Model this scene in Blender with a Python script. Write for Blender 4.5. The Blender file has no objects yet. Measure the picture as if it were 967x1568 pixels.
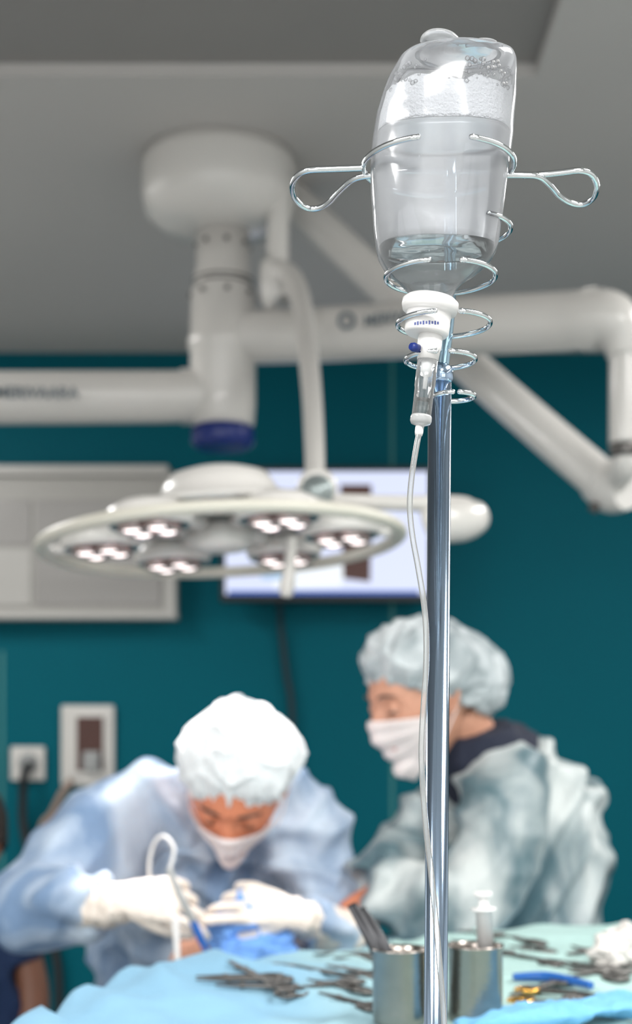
import bpy, bmesh, math, random
from mathutils import Vector, Matrix, noise
random.seed(4)
sc = bpy.context.scene
try:
    sc.view_settings.view_transform = 'Standard'
except Exception:
    pass
F = 2178.0; H = 1.35; HY = 1130.0
def P(x, y, d):
    "measured position (frame 967x1568) at a real distance d (m) -> metres"
    return Vector(((x-483.5)*d/F, d, H-(y-HY)*d/F))
def PZ(x, y, z):
    d = (z-H)*F/(HY-y)
    return P(x, y, d)

# ------------------------------------------------------------ materials
MATS = {}
def mat(name, col, rough=.5, metal=0., bump=0., bscale=40., var=0., vscale=5., spec=.5, emis=None, es=0., coat=0., transl=0., alpha=None, col2=None, sharp=None, stretch=None):
    if name in MATS: return MATS[name]
    m = bpy.data.materials.new(name); m.use_nodes = True
    nt = m.node_tree; N = nt.nodes; L = nt.links
    b = N['Principled BSDF']; out = N['Material Output']
    b.inputs['Base Color'].default_value = (*col, 1)
    b.inputs['Roughness'].default_value = rough
    b.inputs['Metallic'].default_value = metal
    b.inputs['Specular IOR Level'].default_value = spec
    b.inputs['Coat Weight'].default_value = coat
    if emis:
        b.inputs['Emission Color'].default_value = (*emis, 1)
        b.inputs['Emission Strength'].default_value = es
    tc = N.new('ShaderNodeTexCoord'); vec = tc.outputs['Object']
    if stretch:
        mp = N.new('ShaderNodeMapping'); mp.inputs['Scale'].default_value = stretch
        L.new(vec, mp.inputs[0]); vec = mp.outputs[0]
    csock = None
    if var > 0 or col2:
        n = N.new('ShaderNodeTexNoise'); n.inputs['Scale'].default_value = vscale; n.inputs['Detail'].default_value = 5
        n.inputs['Distortion'].default_value = .8 if col2 else 0
        L.new(vec, n.inputs['Vector'])
        mx = N.new('ShaderNodeMixRGB')
        if col2:
            mx.inputs[1].default_value = (*col2, 1); mx.inputs[2].default_value = (*col, 1)
            mr = N.new('ShaderNodeMapRange'); mr.inputs[1].default_value = sharp[0]; mr.inputs[2].default_value = sharp[1]
            L.new(n.outputs['Fac'], mr.inputs[0]); L.new(mr.outputs[0], mx.inputs[0])
        else:
            mx.inputs[1].default_value = (*[c*(1-var) for c in col], 1)
            mx.inputs[2].default_value = (*[min(1, c*(1+var)) for c in col], 1)
            L.new(n.outputs['Fac'], mx.inputs[0])
        L.new(mx.outputs[0], b.inputs['Base Color']); csock = mx.outputs[0]
    if bump > 0:
        n2 = N.new('ShaderNodeTexNoise'); n2.inputs['Scale'].default_value = bscale; n2.inputs['Detail'].default_value = 4
        L.new(vec, n2.inputs['Vector'])
        bp = N.new('ShaderNodeBump'); bp.inputs['Strength'].default_value = bump; bp.inputs['Distance'].default_value = .01
        L.new(n2.outputs['Fac'], bp.inputs['Height']); L.new(bp.outputs[0], b.inputs['Normal'])
    last = b.outputs[0]
    if transl > 0:
        t = N.new('ShaderNodeBsdfTranslucent'); t.inputs[0].default_value = (*col, 1)
        if csock: L.new(csock, t.inputs[0])
        ms = N.new('ShaderNodeMixShader'); ms.inputs[0].default_value = transl
        L.new(last, ms.inputs[1]); L.new(t.outputs[0], ms.inputs[2]); last = ms.outputs[0]
    L.new(last, out.inputs['Surface'])
    MATS[name] = m
    return m

def clear_mat(name, tint, body, body_lo, body_hi, rough=.06, col=(.9, .92, .93), edge=.55, nscale=0.):
    "clear plastic: transparent + glossy fresnel + slight milky body"
    m = bpy.data.materials.new(name); m.use_nodes = True
    nt = m.node_tree; N = nt.nodes; L = nt.links; N.clear()
    out = N.new('ShaderNodeOutputMaterial')
    tr = N.new('ShaderNodeBsdfTransparent'); tr.inputs[0].default_value = (*tint, 1)
    df = N.new('ShaderNodeBsdfDiffuse'); df.inputs[0].default_value = (*col, 1)
    tl = N.new('ShaderNodeBsdfTranslucent'); tl.inputs[0].default_value = (*col, 1)
    mm = N.new('ShaderNodeMixShader'); mm.inputs[0].default_value = .4
    L.new(df.outputs[0], mm.inputs[1]); L.new(tl.outputs[0], mm.inputs[2])
    lw = N.new('ShaderNodeLayerWeight'); lw.inputs[0].default_value = .35
    mr = N.new('ShaderNodeMapRange'); mr.inputs[1].default_value = 0.1; mr.inputs[2].default_value = 1
    mr.inputs[3].default_value = body_lo; mr.inputs[4].default_value = body_hi
    L.new(lw.outputs['Facing'], mr.inputs[0])
    m1 = N.new('ShaderNodeMixShader'); L.new(mr.outputs[0], m1.inputs[0])
    L.new(tr.outputs[0], m1.inputs[1]); L.new(mm.outputs[0], m1.inputs[2])
    gl = N.new('ShaderNodeBsdfGlossy'); gl.inputs['Roughness'].default_value = rough
    fr = N.new('ShaderNodeFresnel'); fr.inputs[0].default_value = 1.55
    m2 = N.new('ShaderNodeMixShader'); L.new(fr.outputs[0], m2.inputs[0])
    L.new(m1.outputs[0], m2.inputs[1]); L.new(gl.outputs[0], m2.inputs[2])
    if nscale > 0:
        tc = N.new('ShaderNodeTexCoord'); n = N.new('ShaderNodeTexNoise'); n.inputs['Scale'].default_value = nscale
        mp = N.new('ShaderNodeMapping'); mp.inputs['Scale'].default_value = (1, 1, .45)
        L.new(tc.outputs['Object'], mp.inputs[0]); L.new(mp.outputs[0], n.inputs['Vector'])
        bp = N.new('ShaderNodeBump'); bp.inputs['Strength'].default_value = .6; bp.inputs['Distance'].default_value = .005
        L.new(n.outputs['Fac'], bp.inputs['Height']); L.new(bp.outputs[0], gl.inputs['Normal'])
    L.new(m2.outputs[0], out.inputs['Surface'])
    return m

teal = mat('teal_wall_paint', (.0003, .094, .128), .6, bump=.05, bscale=8, var=.08, vscale=1.2, spec=.08)
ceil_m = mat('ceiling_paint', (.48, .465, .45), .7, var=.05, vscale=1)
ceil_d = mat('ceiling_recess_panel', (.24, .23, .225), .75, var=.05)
floor_m = mat('floor_vinyl', (.34, .35, .34), .4, var=.1)
side_m = mat('side_wall_paint', (.50, .50, .49), .6, var=.05)
white = mat('white_enamel', (.62, .605, .58), .32, var=.02, coat=.3)
cream = mat('cream_enamel', (.555, .54, .515), .3, var=.02, coat=.3)
greyp = mat('grey_plastic', (.3, .31, .31), .45, var=.05)
bluecap = mat('blue_cap_plastic', (.003, .018, .15), .35, var=.05)
dark = mat('black_rubber', (.012, .013, .016), .5, var=.1)
chrome = mat('chrome', (.70, .73, .75), .09, 1., var=.02)
steel = mat('brushed_steel', (.32, .285, .26), .22, 1., bump=.05, bscale=200, var=.15, vscale=60)
steel_d = mat('instrument_steel', (.12, .115, .11), .35, .85, var=.15, vscale=60)
gold = mat('gold_plated_handle', (.75, .42, .10), .25, 1., var=.05)
skin = mat('skin', (.50, .25, .165), .5, bump=.1, bscale=200, var=.12, vscale=30)
skin_s = mat('skin_darker', (.20, .085, .05), .5, bump=.1, bscale=200, var=.12, vscale=30)  # darker skin tone, used for the nurse only
skin_d = mat('skin_warm', (.58, .20, .105), .5, bump=.1, bscale=200, var=.12, vscale=30)
eye_w = mat('eye_white', (.50, .47, .45), .3, var=.02)
iris = mat('eye_iris', (.07, .035, .022), .35, var=.02)
hair = mat('dark_hair', (.02, .013, .01), .6, bump=.5, bscale=150, var=.2)
gown = mat('gown_fabric_blue', (.58, .68, .80), .6, bump=.9, bscale=16, vscale=7, transl=.15, col2=(.17, .27, .43), sharp=(.38, .60), stretch=(1, 1, .55))  # noise streaks paint the light and shade of folds into the blue
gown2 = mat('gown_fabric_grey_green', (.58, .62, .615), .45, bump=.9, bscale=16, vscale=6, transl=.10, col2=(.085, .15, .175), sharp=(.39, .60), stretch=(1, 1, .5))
capm = mat('bouffant_cap_fabric', (.76, .80, .82), .85, bump=.5, bscale=60, var=.10, vscale=20, transl=.15)
capm2 = mat('bouffant_cap_fabric_grey', (.60, .65, .67), .8, bump=.5, bscale=60, vscale=16, transl=.2, col2=(.26, .31, .33), sharp=(.35, .62))
maskm = mat('mask_fabric', (.84, .77, .76), .85, bump=.3, bscale=120, var=.04, transl=.15)
glove = mat('latex_glove', (.80, .71, .63), .42, bump=.4, bscale=50, var=.14, vscale=30)
navy = mat('navy_scrubs', (.005, .022, .075), .85, bump=.3, bscale=50, var=.2)
tealsc = mat('teal_scrubs', (.02, .16, .2), .85, bump=.3, bscale=50, var=.2)
navyc = mat('dark_collar', (.006, .010, .026), .85, var=.2)
shoe = mat('shoe_rubber', (.6, .6, .6), .6, var=.05)
bluecl = mat('blue_surgical_towel', (.16, .35, .76), .8, bump=.4, bscale=60, var=.25, vscale=14)
paper = mat('white_gauze', (.70, .67, .64), .9, bump=.8, bscale=120, var=.2, vscale=30)
bluepl = mat('blue_instrument_plastic', (.01, .10, .38), .35, var=.05)
whitepl = mat('white_polymer', (.82, .81, .80), .35, var=.02, transl=.2)
view_m = mat('film_viewer_panel', (.34, .33, .31), .4, var=.05, vscale=3)
brown = mat('dark_brown_socket', (.06, .018, .012), .5, var=.2, vscale=15)
hosem = mat('beige_hose', (.28, .2, .16), .5, var=.1)

# ------------------------------------------------------------ mesh helpers
def cat(pts, sub):
    if sub <= 1 or len(pts) < 3: return [tuple(p) for p in pts]
    out = []; n = len(pts)
    for i in range(n-1):
        p0 = pts[max(i-1, 0)]; p1 = pts[i]; p2 = pts[i+1]; p3 = pts[min(i+2, n-1)]
        for k in range(sub):
            t = k/sub
            out.append(tuple(.5*((2*b)+(-a+c)*t+(2*a-5*b+4*c-d)*t*t+(-a+3*b-3*c+d)*t**3) for a, b, c, d in zip(p0, p1, p2, p3)))
    out.append(tuple(pts[-1])); return out

def loft_into(bm, pts, rad, side=None, seg=20, sub=5, mi=0, closed=False):
    """tapered tube through pts; rad: list of r or (a,b) with a along the side hint"""
    pts = [Vector(p) for p in pts]
    if not isinstance(rad, (list, tuple)): rad = [rad]*len(pts)
    rr = [(r, r) if not isinstance(r, (list, tuple)) else r for r in rad]
    data = [(p.x, p.y, p.z, r[0], r[1]) for p, r in zip(pts, rr)]
    if closed:
        m = len(data); data2 = []
        for i in range(m):
            a, b, c, d = (data[(i+k-1) % m] for k in range(4))
            for k in range(sub):
                t = k/sub
                data2.append(tuple(.5*((2*q)+(-p_+r_)*t+(2*p_-5*q+4*r_-s_)*t*t+(-p_+3*q-3*r_+s_)*t**3) for p_, q, r_, s_ in zip(a, b, c, d)))
        data = data2
    else:
        data = cat(data, sub)
    C = [Vector(d[:3]) for d in data]
    n = len(C); rings = []
    prev = Vector(side) if side is not None else None
    for i in range(n):
        if closed: t = C[(i+1) % n]-C[i-1]
        else: t = C[min(i+1, n-1)]-C[max(i-1, 0)]
        if t.length < 1e-9: t = Vector((0, 0, 1))
        t.normalize()
        if side is not None: hint = Vector(side)
        else:
            if prev is None:
                prev = Vector((1, 0, 0)) if abs(t.x) < .8 else Vector((0, 1, 0))
            hint = prev
        s = hint-t*hint.dot(t)
        if s.length < 1e-4: s = t.orthogonal()
        s.normalize(); v = t.cross(s)
        if side is None: prev = s
        a, b = max(data[i][3], 1e-5), max(data[i][4], 1e-5)
        rings.append([bm.verts.new(C[i]+s*(a*math.cos(k/seg*2*math.pi))+v*(b*math.sin(k/seg*2*math.pi))) for k in range(seg)])
    rng = range(n) if closed else range(n-1)
    for i in rng:
        r0, r1 = rings[i], rings[(i+1) % n]
        for k in range(seg):
            f = bm.faces.new((r0[k], r0[(k+1) % seg], r1[(k+1) % seg], r1[k])); f.material_index = mi; f.smooth = True
    if not closed:
        f = bm.faces.new(list(reversed(rings[0]))); f.material_index = mi
        f = bm.faces.new(rings[-1]); f.material_index = mi

def lathe_into(bm, origin, prof, axis=(0, 0, 1), seg=48, mi=0, a=1., b=1., xdir=None):
    ax = Vector(axis).normalized()
    u = Vector(xdir) if xdir is not None else (Vector((1, 0, 0)) if abs(ax.x) < .8 else Vector((0, 0, 1)))
    u = (u-ax*u.dot(ax)).normalized(); v = ax.cross(u)
    o = Vector(origin); rings = []
    for r, h in prof:
        r = max(r, 1e-5)
        rings.append([bm.verts.new(o+ax*h+u*(a*r*math.cos(k/seg*2*math.pi))+v*(b*r*math.sin(k/seg*2*math.pi))) for k in range(seg)])
    for r0, r1 in zip(rings, rings[1:]):
        for k in range(seg):
            f = bm.faces.new((r0[k], r0[(k+1) % seg], r1[(k+1) % seg], r1[k])); f.material_index = mi; f.smooth = True
    for r, fl in ((rings[0], True), (rings[-1], False)):
        f = bm.faces.new(list(reversed(r)) if fl else r); f.material_index = mi

def box_into(bm, lo, hi, mi=0, bev=0.):
    b2 = bmesh.new(); bmesh.ops.create_cube(b2, size=1)
    lo = Vector(lo); hi = Vector(hi); c = (lo+hi)/2; d = hi-lo
    for v in b2.verts: v.co = Vector((v.co.x*d.x, v.co.y*d.y, v.co.z*d.z))+c
    if bev > 0: bmesh.ops.bevel(b2, geom=list(b2.edges), offset=bev, segments=3, affect='EDGES', profile=.6)
    mp = {v: bm.verts.new(v.co) for v in b2.verts}
    for f in b2.faces:
        nf = bm.faces.new([mp[v] for v in f.verts]); nf.material_index = mi
    b2.free()

def mk(name, bm, mats, parent=None, recalc=True, loc=None):
    if recalc: bmesh.ops.recalc_face_normals(bm, faces=bm.faces)
    me = bpy.data.meshes.new(name)
    if loc is not None:
        bmesh.ops.translate(bm, verts=bm.verts, vec=-Vector(loc))
    bm.to_mesh(me); bm.free()
    ob = bpy.data.objects.new(name, me); sc.collection.objects.link(ob)
    if loc is not None: ob.location = loc
    for m in (mats if isinstance(mats, (list, tuple)) else [mats]): me.materials.append(m)
    if parent: setp(ob, parent)
    return ob
def setp(ob, parent):
    ob.parent = parent
    ob.matrix_parent_inverse = Matrix.Translation(-parent.location)
def group(name, loc=(0, 0, 0)):
    e = bpy.data.objects.new(name, None); e.empty_display_size = .1
    e.location = loc; sc.collection.objects.link(e); return e
def tube(name, pts, rad, m, parent=None, sub=8, seg=16, side=None, closed=False):
    bm = bmesh.new(); loft_into(bm, pts, rad, side, seg, sub, closed=closed); return mk(name, bm, m, parent)
def lathe(name, origin, prof, m, parent=None, **k):
    bm = bmesh.new(); lathe_into(bm, origin, prof, **k); return mk(name, bm, m, parent)
def box(name, lo, hi, m, parent=None, bev=0.):
    bm = bmesh.new(); box_into(bm, lo, hi, 0, bev); return mk(name, bm, m, parent)

def bake(ob):
    dg = bpy.context.evaluated_depsgraph_get(); dg.update()
    me = bpy.data.meshes.new_from_object(ob.evaluated_get(dg))
    mats = [s for s in ob.data.materials]
    ob.modifiers.clear(); ob.data = me
    if len(me.materials) == 0:
        for m in mats: me.materials.append(m)
def ridge(p, f, seed=0.):
    return 1-abs(noise.noise(Vector((p.x*f+seed, p.y*f, p.z*f)))*2)
def fuse(name, chains, m, parent=None, voxel=.008, smooth=6, disp=None, seg=20):
    bm = bmesh.new()
    for c in chains:
        loft_into(bm, c[0], c[1], c[2] if len(c) > 2 else None, seg, 5)
    bmesh.ops.recalc_face_normals(bm, faces=bm.faces)
    ob = mk(name, bm, m, parent)
    r = ob.modifiers.new('r', 'REMESH'); r.mode = 'VOXEL'; r.voxel_size = voxel
    s = ob.modifiers.new('s', 'SMOOTH'); s.iterations = smooth; s.factor = .6
    bake(ob)
    me = ob.data
    if disp:
        nn = [v.normal.copy() for v in me.vertices]
        for v, n in zip(me.vertices, nn): v.co += n*disp(v.co)
    for p in me.polygons: p.use_smooth = True
    return ob
def cloth(amp=.012, f=7., seed=0., st=(1, 1, .55)):
    def d(p):
        q = Vector((p.x*st[0], p.y*st[1], p.z*st[2]))
        w = Vector((noise.noise(q*3+Vector((seed, 0, 0))), noise.noise(q*3+Vector((0, seed, 5))), 0))*.12
        q = q+w
        return amp*(ridge(q, f, seed)**3-.35)+amp*.6*(ridge(q, f*2.3, seed+9)**3-.35)+amp*.2*noise.noise(q*f*6)
    return d
def folds(amp, dirs, seed=0., base=.008):
    """sharp thin cloth folds: each dirs entry = (direction across the folds, frequency)"""
    ds = [(Vector(d).normalized(), f) for d, f in dirs]
    def d(p):
        tot = base*noise.noise(p*4.5+Vector((seed, seed, 0)))
        w = noise.noise(p*2.6+Vector((seed, 3, 1)))*1.1+noise.noise(p*7+Vector((1, seed, 1)))*.25
        for i, (u, f) in enumerate(ds):
            mask = noise.noise(p*3.4+Vector((seed*1.7+i*13.1, i*5.3, 2)))
            mask = max(0., min(1., .45+mask*1.6))
            s = .5+.5*math.sin(p.dot(u)*f+w*5+i*2.1)
            tot += amp*(60/f)**.5*mask*(s**2.5-.35)
        return tot
    return d

# ------------------------------------------------------------ room
XL, XR, YB, YF, ZC = -2.6, 2.8, 5.72, -1.6, 2.90
box('floor', (XL, YF, -.1), (XR, YB, 0), floor_m)
box('wall_back', (XL-.1, YB, 0), (XR+.1, YB+.12, ZC+.2), teal)
box('wall_left', (XL-.12, YF, 0), (XL, YB, ZC+.2), side_m)
box('wall_right', (XR, YF, 0), (XR+.12, YB, ZC+.2), side_m)
# added unseen wall; its invented windows shape highlights on bottle and chrome
WZ0, WZ1 = .55, 2.45
added_wins = [(-2.25, -.45), (.55, 2.35)]
bm = bmesh.new()
box_into(bm, (XL, YF-.12, -.1), (XR, YF, WZ0)); box_into(bm, (XL, YF-.12, WZ1), (XR, YF, ZC+.2))
for a_, b_ in ((XL, added_wins[0][0]), (added_wins[0][1], added_wins[1][0]), (added_wins[1][1], XR)):
    box_into(bm, (a_, YF-.12, WZ0), (b_, YF, WZ1))
mk('added_wall_front', bm, side_m)
for i, (a_, b_) in enumerate(added_wins):
    bm = bmesh.new()
    for x0, x1, z0, z1 in ((a_, b_, WZ0, WZ0+.05), (a_, b_, WZ1-.05, WZ1), (a_, a_+.05, WZ0, WZ1), (b_-.05, b_, WZ0, WZ1), ((a_+b_)/2-.025, (a_+b_)/2+.025, WZ0, WZ1)):
        box_into(bm, (x0, YF-.08, z0), (x1, YF-.03, z1), 0, .004)
    mk('added_window_%d' % (i+1), bm, white)
bm = bmesh.new()
rx0, rx1, ry0, ry1, rd = -2.1, .515, .6, 3.33, .03
box_into(bm, (XL, ry1, ZC), (XR, YB, ZC+.12)); box_into(bm, (XL, YF, ZC), (XR, ry0, ZC+.12))
box_into(bm, (XL, ry0, ZC), (rx0, ry1, ZC+.12)); box_into(bm, (rx1, ry0, ZC), (XR, ry1, ZC+.12))
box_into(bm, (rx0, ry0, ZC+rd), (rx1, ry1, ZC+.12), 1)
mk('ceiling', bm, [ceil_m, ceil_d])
seam_m = mat('wall_seam', (.03, .20, .20), .5, var=.05)
for i, (x, z1) in enumerate(((600, ZC), (4, 1.7), (1150, ZC))):
    X = (x-483.5)*YB/F; box('trim_%d' % (i+1), (X-.006, YB-.004, .1), (X+.006, YB, z1), seam_m)
box('baseboard_back', (XL, YB-.02, 0), (XR, YB, .1), greyp, bev=.004)

# ceiling fill lights, added out of view to brighten the room
fill_m = mat('fill_light_diffuser', (.9, .9, .9), .5, emis=(1, .98, .95), es=6.)
def area(name, loc, sx, sy, pw, rot=(0, 0, 0), col=(1, .985, .965), parent=None):
    l = bpy.data.lights.new(name, 'AREA'); l.shape = 'RECTANGLE'; l.size = sx; l.size_y = sy; l.energy = pw; l.color = col
    o = bpy.data.objects.new(name, l); o.location = loc; o.rotation_euler = rot; sc.collection.objects.link(o)
    if parent: setp(o, parent)
    return o
for i, (x, y, sx, sy, pw) in enumerate([(1.45, .9, .6, 1.2, 58), (-1.5, -.2, .6, 1.2, 56), (.2, -.9, 1.2, .6, 62), (1.75, 3.4, .5, 1.2, 32), (-1.9, 4.0, .5, 1.2, 32)]):
    g = group('added_ceiling_light', (x, y, ZC-.03))
    bm = bmesh.new(); box_into(bm, (x-sx/2-.03, y-sy/2-.03, ZC-.05), (x+sx/2+.03, y+sy/2+.03, ZC), 0, .005)
    box_into(bm, (x-sx/2, y-sy/2, ZC-.056), (x+sx/2, y+sy/2, ZC-.048), 1)
    mk('housing', bm, [white, fill_m], g)
    area('lamp', (x, y, ZC-.07), sx, sy, pw, parent=g)

# ------------------------------------------------------------ wall fittings
def wbox(bm, x0, y0, x1, y1, d0, d1, mi=0, bev=0.):
    a = P(x0, y0, YB); b = P(x1, y1, YB)
    box_into(bm, (a.x, YB-d1, b.z), (b.x, YB-d0, a.z), mi, bev)
bm = bmesh.new()
wbox(bm, -330, 728, 272, 950, .001, .09, 0, .008)
wbox(bm, -330, 720, 262, 736, .001, .12, 1, .006)
wbox(bm, -320, 938, 274, 951, .001, .11, 1, .006)
wbox(bm, 255, 736, 273, 940, .001, .105, 1, .006)
wbox(bm, 62, 772, 250, 930, .08, .097, 2, .004)
wbox(bm, -300, 772, 55, 840, .08, .097, 2, .004)
wbox(bm, -300, 846, 55, 930, .08, .097, 1, .004)
mk('xray_film_viewer', bm, [view_m, mat('viewer_frame', (.42, .41, .39), .35, var=.05), mat('viewer_glass', (.30, .29, .28), .25, var=.06, vscale=4)], loc=None)

# monitor
g = group('wall_monitor', P(500, 820, 5.5))
bm = bmesh.new()
a = P(338, 717, 5.6); b = P(662, 922, 5.6)
box_into(bm, (a.x, 5.56, b.z), (b.x, 5.62, a.z), 0, .006)
box_into(bm, (-.15, 5.61, 2.0), (.15, 5.72, 2.2), 0, .006)
mk('bezel', bm, dark, g)
def scr(name, pts, col, st, off):
    bm = bmesh.new(); vs = []
    for x, y in pts:
        p = P(x, y, 5.6); vs.append(bm.verts.new((p.x, 5.557-off, p.z)))
    bm.faces.new(vs)
    mk(name, bm, mat('screen_'+name, (0, 0, 0), .4, emis=col, es=st), g)
scr('display', [(346, 912), (654, 912), (654, 725), (346, 725)], (.72, .78, 1.0), 1.05, 0)
scr('image_dark', [(525, 888), (566, 893), (568, 745), (520, 745)], (.09, .03, .022), .7, .002)
scr('image_white', [(420, 905), (520, 900), (535, 870), (470, 850), (420, 860)], (.9, .95, 1.), 1.05, .0015)
scr('image_cyan', [(400, 888), (450, 890), (450, 880), (400, 878)], (.45, .68, .95), .9, .003)
scr('taskbar', [(350, 912), (640, 912), (640, 906), (350, 906)], (.05, .15, .6), .9, .003)
tube('power_cable', [P(428, 925, 5.6), P(430, 960, 5.68), P(438, 1030, 5.69), P(448, 1120, 5.69), P(452, 1500, 5.69)], .012, mat('cable_teal_dark', (.004, .02, .03), .6, var=.1), g)

bm = bmesh.new()
wbox(bm, 95, 1080, 176, 1203, .001, .03, 0, .01); wbox(bm, 105, 1092, 166, 1190, .02, .04, 0, .006)
wbox(bm, 120, 1098, 160, 1180, .03, .046, 1, .003)
wbox(bm, 132, 1150, 156, 1180, .04, .09, 2, .01)
lathe_into(bm, P(145, 1165, YB-.06), [(.02, 0), (.022, .02), (.012, .04)], axis=(0, -1, 0), mi=2)
loft_into(bm, [P(110, 1195, YB-.05), P(95, 1215, YB-.06), P(80, 1245, YB-.05), P(60, 1290, YB-.05), P(60, 1500, YB-.05)], .014, sub=6, mi=3)
mk('wall_gas_outlet', bm, [cream, brown, greyp, hosem])
bm = bmesh.new()
wbox(bm, 18, 1143, 70, 1195, .001, .03, 0, .008)
lathe_into(bm, P(44, 1168, YB-.03), [(.04, 0), (.04, .01), (.03, .012), (.028, .03), (.016, .05)], axis=(0, -1, 0), mi=1)
loft_into(bm, [P(44, 1170, YB-.07), P(38, 1185, YB-.1), P(35, 1220, YB-.07), P(38, 1280, YB-.05), P(70, 1400, YB-.05), P(88, 1480, YB-.05), P(90, 1560, YB-.05)], .017, sub=6, mi=2)
mk('wall_socket', bm, [cream, greyp, dark])

# ------------------------------------------------------------ ceiling pendant + surgical light
D0 = 3.8; s0 = D0/F; cx0 = (341-483.5)*s0
g = group('surgical_light', (cx0, D0, ZC))
def zy(y, d=D0): return H-(y-HY)*d/F
lathe('ceiling_canopy', (cx0-.01, D0, 0), [(.20, ZC), (.206, zy(262)), (.206, zy(300)), (.196, zy(328)), (.15, zy(350)), (.075, zy(358))], white, g, seg=64)
lathe('column', (cx0, D0, 0), [(.072, zy(345)), (.072, zy(415)), (.078, zy(420)), (.078, zy(440)), (.086, zy(446)), (.088, zy(515)), (.094, zy(520)), (.094, zy(535)), (.088, zy(540)), (.088, zy(620)), (.084, zy(648)), (.078, zy(654))], cream, g, seg=64)
bm = bmesh.new()
for yy in (432, 440):
    lathe_into(bm, (cx0, D0, zy(yy)), [(.078, 0), (.082, .003), (.078, .006)])
for k in range(8):
    a_ = k*math.pi/4+.2
    lathe_into(bm, (cx0+.084*math.cos(a_), D0+.084*math.sin(a_), zy(455)), [(.007, 0), (.007, .008)], axis=(math.cos(a_), math.sin(a_), 0), seg=10)
    lathe_into(bm, (cx0+.069*math.cos(a_), D0+.069*math.sin(a_), zy(378)), [(.007, 0), (.007, .007)], axis=(math.cos(a_), math.sin(a_), 0), seg=10)
mk('collar_screws', bm, steel_d, g)
lathe('blue_end_cap', (cx0, D0, 0), [(.076, zy(653)), (.084, zy(658)), (.084, zy(678)), (.07, zy(687))], bluecap, g)
# boom arms
tube('left_boom', [P(330, 607, 3.8), P(200, 608, 3.75), P(0, 609, 3.7), P(-500, 612, 3.6)], .068, cream, g, seg=32)
tube('left_boom_sleeve', [P(300, 607, 3.8), P(278, 607, 3.79)], .073, cream, g, sub=1, seg=32)
tube('right_boom', [P(350, 517, 3.8), P(500, 512, 3.7), P(700, 500, 3.5), P(850, 493, 3.36), P(905, 489, 3.3), P(935, 492, 3.27), P(953, 515, 3.26), P(956, 545, 3.26)], [.07, .07, .07, .069, .069, .064, .05, .042], cream, g, seg=32)
tube('right_boom_collar', [P(895, 490, 3.32), P(908, 489, 3.3)], .072, cream, g, sub=1, seg=32)
tube('right_drop_tube', [P(956, 530, 3.26), P(956, 600, 3.26), P(956, 680, 3.26)], .036, cream, g, seg=24)
lathe('right_joint', P(955, 700, 3.26), [(.03, 0), (.034, .01), (.034, .03), (.02, .04)], steel_d, g)
tube('spring_arm', [P(420, 275, 4.05), P(455, 312, 4.0), P(600, 450, 3.9), P(720, 562, 3.75), P(860, 685, 3.5), P(925, 740, 3.4)], [.05, .05, .05, .05, .05, .05], white, g, seg=24)
tube('spring_arm_joint', [P(915, 735, 3.44), P(938, 745, 3.40), P(962, 748, 3.36)], [.055, .064, .05], white, g, seg=24)
tube('spring_arm_screw', [P(905, 775, 3.38), P(913, 779, 3.37)], [.012, .012], steel_d, g, sub=1)
tube('spring_arm_link', [P(940, 740, 3.38), P(955, 715, 3.28), P(956, 690, 3.26)], .03, white, g)
# small hub + curved yoke tube
tube('yoke_hub', [P(428, 262, 3.72), P(426, 330, 3.72), P(424, 400, 3.72), P(422, 408, 3.72), P(422, 455, 3.72), P(424, 463, 3.72)], [.026, .028, .030, .040, .040, .03], white, g, seg=28, sub=3)
tube('yoke_arm', [P(428, 415, 3.70), P(446, 425, 3.66), P(460, 460, 3.56), P(469, 520, 3.35), P(477, 600, 3.0), P(481, 680, 2.72), P(482, 738, 2.56)], [.03, .028, .0265, .0245, .0215, .0195, .018], cream, g, seg=28)
LC = P(340, 832, 2.55)
lathe('yoke_joint', P(485, 752, 2.56), [(.02, -.045), (.034, -.035), (.036, .0), (.036, .03), (.030, .036)], cream, g, axis=(0, -1, 0))
lathe('yoke_joint_cap', P(485, 752, 2.52), [(.030, 0), (.028, .006), (.020, .004), (.018, .010), (.004, .012)], mat('joint_cap_grey', (.25, .29, .29), .3, .5, var=.1), g, axis=(0, -1, 0))
tube('joint_link', [P(480, 760, 2.56), P(440, 765, 2.55), P(400, 765, 2.55)], [.018, .02, .03], cream, g)
# second arm to the right with handle end
tube('side_arm', [P(505, 766, 2.58), P(600, 770, 2.66), P(700, 772, 2.72), P(722, 776, 2.74)], [.013, .015, .016, .012], cream, g)
tube('side_arm_head', [P(653, 800, 2.7), P(660, 799, 2.7), P(690, 798, 2.71), P(712, 796, 2.73), P(730, 791, 2.76), P(735, 790, 2.76)], [.032, .040, .041, .039, .030, .016], cream, g, seg=28)
# lamp head
tilt = Matrix.Rotation(math.radians(-3), 4, 'Y') @ Matrix.Rotation(math.radians(-2.5), 4, 'X')
def LH(x, y, z): return LC + (tilt @ Vector((x, y, z)))
ax_l = (tilt @ Vector((0, 0, 1)))
R = .318
bm = bmesh.new()
loft_into(bm, [LH(R*math.cos(a*math.pi/24), R*math.sin(a*math.pi/24), 0) for a in range(48)], [(.011, .014)]*48, side=ax_l, seg=14, sub=2, closed=True)
mk('head_rim', bm, mat('rim_cream', (.58, .56, .49), .35, var=.02), g)
bm = bmesh.new()
lathe_into(bm, LH(0, 0, .012), [(.20, .030), (.215, .034), (.17, .050), (.125, .060), (.108, .064), (.104, .085), (.09, .108), (.06, .118), (.01, .122)], axis=ax_l, seg=72)
lathe_into(bm, LH(0, 0, 0), [(.05, .03), (.055, -.002), (.045, -.012), (.02, -.016)], axis=ax_l, seg=40)
pods = []
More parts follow.
